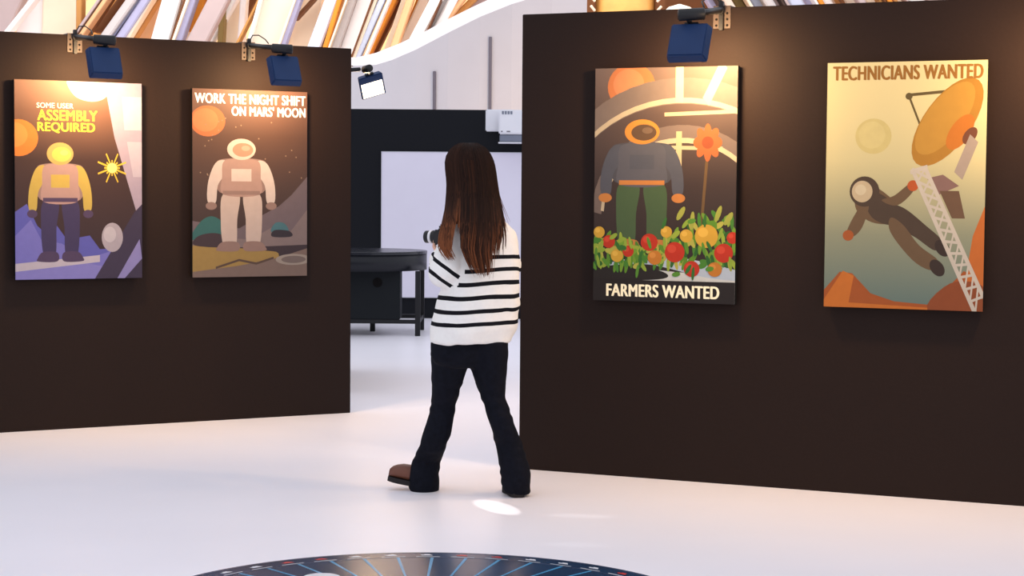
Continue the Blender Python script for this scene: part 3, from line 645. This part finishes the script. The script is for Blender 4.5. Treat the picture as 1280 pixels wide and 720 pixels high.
for wr, el, r in ((Lw, Le*.5+Lw*.5, .044), (Rw, Re*.5+Rw*.5, .041)):
    cd_ = (wr-el).normalized(); b = bmesh.new(); tube(b, [wr-PO-cd_*.045, wr-PO], [r+.002, r-.004], 24); mesh('cuff', b, M_cuff, sw, True)
# --- trousers
bt = bmesh.new()
def lrings(data, e=1.0):
    out = []
    for l, r, y, Y in data:
        c = W((l+r)/2, y, Y); k = (r-l)/2*Y/F; out.append((c, Vector((k, 0, 0)), Vector((0, k*e, 0))))
    return out
YL, YR = gp(545, 613).y+.01, gp(648, 621).y+.03
legL = [(538, 588, 425, PY), (538, 590, 440, PY), (539, 583.5, 462, PY+.01), (539, 578, 480, PY+.03), (539, 571.5, 500, PY+.06), (537.5, 569.5, 512, PY+.075), (533, 566.5, 530, PY+.07), (528, 562.5, 545, PY+.06), (523, 557, 560, PY+.06), (516, 551.5, 575, YL), (511, 549, 588, YL), (509.5, 549, 600, YL), (511, 549, 609, YL), (513, 549, 615, YL)]
legR = [(585, 635, 425, PY), (584, 635.5, 440, PY), (588.5, 634, 462, PY), (595, 632, 480, PY), (601, 632.5, 497, PY-.005), (607.5, 639, 516, PY-.02), (614, 646, 536, PY-.03), (619, 653, 556, YR+.01), (623, 659, 575, YR), (625, 663.5, 592, YR), (626.5, 664, 604, YR), (630, 663, 616, YR)]
loftbm(bt, lrings(legL, 1.12), 28); loftbm(bt, lrings(legR, 1.12), 28)
pel = [(586, 416, 44), (586, 428, 46), (586, 442, 47.5), (586, 452, 43), (586, 458, 32)]; loftbm(bt, trings(pel, 0, .56), 32)
M_den = mat('near_black_denim', (14, 16, 25), .85, .12, .25, 45, bump=.1)
tr = mesh('trousers', bt, M_den, person)
bake(tr, [('REMESH', dict(mode='VOXEL', voxel_size=.008)), ('SMOOTH', dict(factor=.5, iterations=6))])
for v in tr.data.vertices:
    p = v.co; v.co += v.normal*(noise.noise(Vector((p.x*14, p.y*14, p.z*9)))*.004+math.sin(p.z*70+noise.noise(p*9)*5)*.0022*(1 if p.z < .55 else .4))
# --- boots
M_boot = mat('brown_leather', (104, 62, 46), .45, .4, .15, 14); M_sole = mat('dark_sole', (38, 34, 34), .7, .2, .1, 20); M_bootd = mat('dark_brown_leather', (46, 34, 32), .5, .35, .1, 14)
def boot(heel, dirv, pitch, m, lab):
    d = Vector(dirv).normalized(); s = Vector((-d.y, d.x, 0)); dp = d*math.cos(pitch)+UP*math.sin(pitch); up = UP*math.cos(pitch)-d*math.sin(pitch)
    prof = [(-.002, .018, .04), (.01, .028, .055), (.04, .032, .07), (.08, .034, .075), (.11, .037, .075), (.14, .043, .075), (.175, .046, .072), (.205, .042, .062), (.225, .032, .05), (.236, .018, .036)]
    b = bmesh.new(); loftbm(b, [(heel+dp*t+up*(.022+hh/2), s*hw, up*(hh/2)) for t, hw, hh in prof], 22, 0, 2.6)
    c = heel+dp*.055+up*.10; limb(b, [c-UP*.03, c+UP*.03, c+UP*.09], [.032, .036, .036], 20)
    o = mesh('boot', b, m, person, True); o['label'] = lab
    b = bmesh.new(); rr = []
    for zz in (0, .024):
        r = []
        for t, hw, hh in prof: r.append(heel+dp*t+s*(hw+.003)+up*zz-PO)
        for t, hw, hh in prof[::-1]: r.append(heel+dp*t-s*(hw+.003)+up*zz-PO)
        rr.append([b.verts.new(v) for v in r])
    n = len(rr[0]); b.faces.new(rr[0][::-1]); b.faces.new(rr[1])
    for k in range(n): b.faces.new((rr[0][k], rr[0][(k+1) % n], rr[1][(k+1) % n], rr[1][k]))
    mesh('sole', b, M_sole, o)
hl = gp(543, 613); hl.z = .002; boot(hl, (-1, .10, 0), math.radians(11), M_boot, 'brown leather boot stepping forward with raised toe')
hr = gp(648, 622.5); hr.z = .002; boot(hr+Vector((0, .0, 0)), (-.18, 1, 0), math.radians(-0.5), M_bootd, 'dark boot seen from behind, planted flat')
# --- body: head, neck, trunk, limbs and hands in one surface
HA = math.radians(52); HF = Vector((-math.sin(HA), math.cos(HA), 0)); HR = Vector((math.cos(HA), math.sin(HA), 0))
HC = W(585, 213, PY+.02)
def hp(r, f, u): return HC+HR*r+HF*f+UP*u
bb = bmesh.new()
head = [(-.118, .028, .030, .048), (-.105, .040, .046, .036), (-.085, .052, .066, .020), (-.055, .061, .082, .006), (-.02, .067, .091, 0), (.02, .071, .095, -.004), (.055, .069, .092, -.006), (.085, .056, .075, -.008), (.105, .036, .048, -.008), (.114, .014, .02, -.008)]
loftbm(bb, [(hp(0, fo, z), HR*a, HF*d) for z, a, d, fo in head], 28)
limb(bb, [hp(0, .085, .012), hp(0, .098, -.012), hp(0, .108, -.034), hp(0, .096, -.044)], [.008, .011, .015, .011], 12)   # nose
for s in (-1, 1):
    limb(bb, [hp(s*.014, .096, -.04), hp(s*.008, .092, -.042)], [.008, .008], 10)
    limb(bb, [hp(s*.068, -.004, .022), hp(s*.077, -.014, .026), hp(s*.079, -.016, 0), hp(s*.072, -.006, -.028)], [.007, .010, .010, .007], 10)  # ear
    limb(bb, [hp(s*.014, .092, .022), hp(s*.034, .088, .028), hp(s*.054, .070, .020)], [.007, .009, .006], 10)   # brow
limb(bb, [hp(-.024, .083, -.068), hp(0, .094, -.065), hp(.024, .083, -.068)], [.006, .009, .006], 10)
limb(bb, [hp(-.020, .081, -.078), hp(0, .091, -.079), hp(.020, .081, -.078)], [.006, .010, .006], 10)
NB = W(589, 262, PY-.005)
limb(bb, [hp(0, -.02, -.05), hp(0, -.022, -.11), NB, NB-UP*.05], [.056, .054, .060, .085], 24)
inner = [(cx, y, hw*.80) for cx, y, hw in torso[:-3]]
loftbm(bb, trings(inner, 0, .62), 28)
def inl(data): return [(c, a*.74, d*.74) for c, a, d in lrings(data)]
loftbm(bb, inl([q for q in legL if q[2] < 600]), 20); loftbm(bb, inl([q for q in legR if q[2] < 605]), 20)
limb(bb, LA_p, [r*.66 for r in LA_r]); limb(bb, RA_p, [r*.66 for r in RA_r])
def hand(wrist, fdir, pdir, side, curl):
    """fdir: wrist to knuckles, pdir: palm side, thumb leaves on `side` of the palm"""
    f = fdir.normalized(); p = (pdir-f*pdir.dot(f)).normalized(); s = f.cross(p)*side
    loftbm(bb, [(wrist-f*.03, s*.026, p*.022), (wrist, s*.028, p*.020), (wrist+f*.04, s*.038, p*.017), (wrist+f*.075, s*.042, p*.014), (wrist+f*.088, s*.040, p*.011)], 18, 0, 2.5)
    for i, (o, L) in enumerate(((.031, .068), (.0105, .078), (-.0105, .072), (-.031, .056))):
        q = wrist+f*.075+s*o; a = 0; pts = [q-f*.015, q]; lens = (L*.46, L*.30, L*.24)
        for l, c in zip(lens, curl):
            a += c; q = q+(f*math.cos(a)+p*math.sin(a)+s*o*.25).normalized()*l; pts.append(q)
        limb(bb, pts, [.0095, .0095, .0088, .0080, .0068], 12)
    q = wrist+f*.022+s*.030
    limb(bb, [wrist+f*.012+s*.014, q, q+(f*.5+s*.75+p*.35).normalized()*.040, q+(f*.5+s*.75+p*.35).normalized()*.040+(f*.75+s*.15+p*.6).normalized()*.032], [.014, .013, .0105, .0085], 12)
CD = Vector((-.86, .50, 0)).normalized(); CS = Vector((CD.y, -CD.x, 0))        # lens direction and the camera's right
hand(Lw+UP*.012, (UP*.42+CS*.55-CD*.1).normalized(), (UP-CS*.3), -1, (.5, .55, .4))
hand(Rw, (CD*.55+UP*.25-RT*.25), (-CS*.9), 1, (.45, .7, .5))
M_skin = mat('skin', (222, 172, 148), .5, .35, .04, 30); M_lip = mat('lips', (176, 92, 88), .4, .4); M_eye = mat('eye_dark', (40, 28, 24), .2, .5); M_eyew = mat('eye_white', (236, 232, 228), .25, .5)
body = mesh('body', bb, M_skin, person)
bake(body, [('REMESH', dict(mode='VOXEL', voxel_size=.0042)), ('SMOOTH', dict(factor=.5, iterations=3))])
bm_ = body.data
for m in (M_lip, M_eye, M_eyew, M_boot): bm_.materials.append(m)
E = [hp(s*.032, .086, .006)-PO for s in (-1, 1)]; MO = hp(0, .09, -.072)-PO
for p in bm_.polygons:
    c = p.center
    for e in E:
        d = c-e; u = d.z; r = d.dot(HR)
        if d.length < .022 and (r/.015)**2+(u/.0065)**2 < 1: p.material_index = 2 if (r*r+u*u) < .0058**2 else 3
        elif d.length < .04 and abs(r) < .02 and .016 < u-.06*abs(r) < .022: p.material_index = 2
    d = c-MO; 
    if d.length < .04 and (d.dot(HR)/.026)**2+(d.z/.013)**2 < 1: p.material_index = 1
# --- hair: an inner fall with locks over it
M_hair = mat('brown_hair', (52, 30, 22), .6, .07, .12, 40)
nt = M_hair.node_tree; bsd = nt.nodes['Principled BSDF']; at_ = nt.nodes.new('ShaderNodeAttribute'); at_.attribute_name = 'tone'; cr = nt.nodes.new('ShaderNodeValToRGB')
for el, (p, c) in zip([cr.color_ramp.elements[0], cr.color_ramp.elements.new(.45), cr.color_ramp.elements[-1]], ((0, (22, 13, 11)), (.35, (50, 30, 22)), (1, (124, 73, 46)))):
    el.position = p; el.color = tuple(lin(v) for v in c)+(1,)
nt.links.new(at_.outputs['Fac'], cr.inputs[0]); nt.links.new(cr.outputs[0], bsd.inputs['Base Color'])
bsd.inputs['Anisotropic'].default_value = .4
# outline of the fall, by height: left x, right x, bulge towards the back (m), all in sight units
FALL = [(177.5, 580, 590, .00), (180, 572, 599, .045), (185, 564, 607, .078), (193, 558.5, 613, .10), (202, 556.5, 617, .112), (212, 557, 619, .118), (228, 559, 621, .120), (245, 558, 623, .135), (262, 556, 626, .175), (278, 553, 628, .215), (295, 549, 629, .240), (312, 548, 627, .25), (330, 560, 626, .25), (345, 575, 622, .245)]
def fall(u, y):                                  # u in -1..1 from the left edge to the right edge
    for (y0, l0, r0, b0), (y1, l1, r1, b1) in zip(FALL, FALL[1:]):
        if y <= y1 or y1 == 345:
            t = (y-y0)/(y1-y0); l = l0+(l1-l0)*t; r = r0+(r1-r0)*t; bk = b0+(b1-b0)*t; break
    x = (l+r)/2+u*(r-l)/2
    lowk = max(0, min(1, (y-245)/35)); dep = bk*((1-lowk)*math.sqrt(max(0, 1-u*u*.93))+lowk*(1-.22*u*u))-.035*u
    return W(x, y, PY+.03-dep)
hb = bmesh.new(); tone = []
rs = []
ys = [178.5, 181, 184, 188, 194, 202, 212, 224, 238, 250, 262, 272, 280]
for y in ys:
    r = []; kk = max(0, (y-250)/48)
    for i in range(25):
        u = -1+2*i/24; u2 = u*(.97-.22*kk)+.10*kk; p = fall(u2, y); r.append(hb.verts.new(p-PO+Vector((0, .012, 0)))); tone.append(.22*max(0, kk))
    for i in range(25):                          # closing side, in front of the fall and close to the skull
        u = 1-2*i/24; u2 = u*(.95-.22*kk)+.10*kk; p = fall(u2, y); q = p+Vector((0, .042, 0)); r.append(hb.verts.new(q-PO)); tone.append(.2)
    rs.append(r)
for r0, r1 in zip(rs, rs[1:]):
    n = len(r0)
    for k in range(n): hb.faces.new((r0[k], r0[(k+1) % n], r1[(k+1) % n], r1[k]))
hb.faces.new(rs[0][::-1]); hb.faces.new(rs[-1])
rh = random.Random(11)
def strand(u0, yend, wob, rad, spread=0, ytop=179, base=.3, lift=.0):
    n = 15; pts = []; tn = []
    for i in range(n):
        t = i/(n-1); y = ytop+(yend-ytop)*t**1.15
        u = u0+wob*math.sin(t*3+u0*5)*t*.25+spread*t**3
        p = fall(max(-1.12, min(1.12, u)) if abs(u) <= 1 else math.copysign(1, u), y)
        p = p+Vector((0, -.006-lift, 0))+Vector(((abs(u)-1)*math.copysign(.16, u) if abs(u) > 1 else 0, 0, 0))
        pts.append(p-PO); tn.append(t)
    n0 = len(hb.verts); k = 6
    rads = [rad*(.7+.5*math.sin(PI*min(1, t*1.1)))*(1-.75*t**10) for t in tn]
    tube(hb, pts, rads, k)
    for t in tn:
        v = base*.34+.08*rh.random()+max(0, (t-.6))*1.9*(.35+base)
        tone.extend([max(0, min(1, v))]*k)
for i in range(430):                             # the main fall
    u = rh.uniform(-.99, .99)
    if u < -.62: ye = rh.uniform(300, 325)
    elif u < -.22: ye = rh.uniform(268, 300) if rh.random() < .35 else rh.uniform(318, 338)
    elif u < .62: ye = rh.triangular(310, 345, 342)
    else: ye = rh.triangular(262, 326, 320)
    if -.62 < u < -.22 and ye > 300:
        strand(u*.7, ye, rh.uniform(-.3, .3), rh.uniform(.0032, .0055), .22, 179+rh.random()*8, rh.uniform(.1, .7))
    else: strand(u, ye, rh.uniform(-.3, .3), rh.uniform(.0032, .006), rh.uniform(-.05, .1), 179+rh.random()*8, rh.uniform(0, .6) if u > -.4 else rh.uniform(.3, .9))
for i in range(36): strand(rh.uniform(-.98, -.70), rh.uniform(306, 326), rh.uniform(-.2, .2), rh.uniform(.003, .005), rh.uniform(-.02, .12), 182, rh.uniform(.6, 1))
for i in range(26): strand(rh.uniform(.15, .6), rh.uniform(328, 347), rh.uniform(-.2, .2), rh.uniform(.003, .005), rh.uniform(-.05, .12), 182, rh.uniform(.0, .5), .004)
for i in range(16): strand(rh.uniform(.7, .98), rh.uniform(276, 296), .1, rh.uniform(.0012, .002), rh.uniform(.1, .26), 190, .8)
for i in range(14): strand(rh.uniform(-.3, .7), rh.uniform(330, 350), rh.uniform(-.4, .4), .0015, rh.uniform(-.1, .1), 200, 1, .006)
# cap close to the skull, open at the face
cb = bmesh.new(); bmesh.ops.create_uvsphere(cb, u_segments=32, v_segments=20, radius=1)
for v in cb.verts: v.co = hp(v.co.x*.079, v.co.y*.101-.004, v.co.z*.123+.002)-PO
bmesh.ops.delete(cb, geom=[v for v in cb.verts if ((v.co+PO-HC).dot(HF) > .045+.25*max(0, (v.co+PO-HC).z-.02) and (v.co+PO-HC).z < .085) or (v.co+PO-HC).z < -.085], context='VERTS')
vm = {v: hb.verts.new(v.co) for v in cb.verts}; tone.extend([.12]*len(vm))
for f in cb.faces: hb.faces.new([vm[v] for v in f.verts])
cb.free()
# front curtains beside the face
for s, n in ((-1, 46), (1, 40)):
    for i in range(n):
        a = rh.random(); rr = []
        y_ = (.104-.02*a); 
        pts = [hp(s*.004, .03+.04*a, .118-.012*a), hp(s*.04, .05+.034*a, .098-.01*a), hp(s*.070, .030+.034*a, .05), hp(s*(.082), .012+.03*a, -.02), hp(s*(.086+.006*rh.random()), .0+.03*a, -.10), hp(s*.092, .01+.03*a, -.17), hp(s*.085, .03+.03*a, -.26-.08*rh.random())]
        pp, rd = dens(pts, [.002, .0045, .005, .005, .0045, .004, .001], 3)
        tube(hb, [q-PO for q in pp], rd, 6)
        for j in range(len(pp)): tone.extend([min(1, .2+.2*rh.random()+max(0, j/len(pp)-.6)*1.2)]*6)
me = bpy.data.meshes.new('hair'); bmesh.ops.recalc_face_normals(hb, faces=hb.faces); hb.to_mesh(me); hb.free()
for p in me.polygons: p.use_smooth = True
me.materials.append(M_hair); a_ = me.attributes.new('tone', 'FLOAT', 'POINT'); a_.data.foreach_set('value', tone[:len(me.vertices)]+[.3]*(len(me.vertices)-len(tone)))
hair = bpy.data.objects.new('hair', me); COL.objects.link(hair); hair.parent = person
# --- the camera she holds
ca = math.atan2(CD.y, CD.x)-PI/2
t = thing('photo_camera', CAMC, ca, 'black photo camera with a silver-ringed lens held at the woman\'s chest', 'camera')
b = bmesh.new(); box(b, -.066, .066, -.03, .022, -.042, .042, 0, .010); M_camb = mat('black_camera_body', (22, 22, 24), .5, .35); mesh('camera_body', b, M_camb, t)
b = bmesh.new(); box(b, -.03, .03, -.022, .030, .036, .062, 0, .008); mesh('viewfinder_hump', b, M_camb, t)
b = bmesh.new(); box(b, -.074, -.048, -.024, .036, -.040, .036, 0, .010) ; mesh('grip', b, M_camb, t)
b = bmesh.new(); tube(b, [(0, .02, -.002), (0, .035, -.002), (0, .036, -.002), (0, .075, -.002), (0, .076, -.002), (0, .118, -.002)], [.030, .030, .033, .033, .031, .031], 32); ln = mesh('lens', b, M_camb, t, False)
b = bmesh.new(); tube(b, [(0, .078, -.002), (0, .092, -.002)], .0336, 32); mesh('silver_ring', b, mat('silver_ring', (226, 226, 230), .4, .5, .02, 20), ln)
b = bmesh.new(); cyl(b, (0, .1183, -.002), (0, .1193, -.002), .026, 28); mesh('front_glass', b, mat('lens_glass', (24, 26, 38), .05, .6), ln)
b = bmesh.new(); cyl(b, (-.05, -.004, .042), (-.05, -.004, .050), .011, 20); mesh('dial', b, M_camb, t); b = bmesh.new(); cyl(b, (.05, -.004, .042), (.05, -.004, .048), .009, 20); mesh('dial', b, M_camb, t)
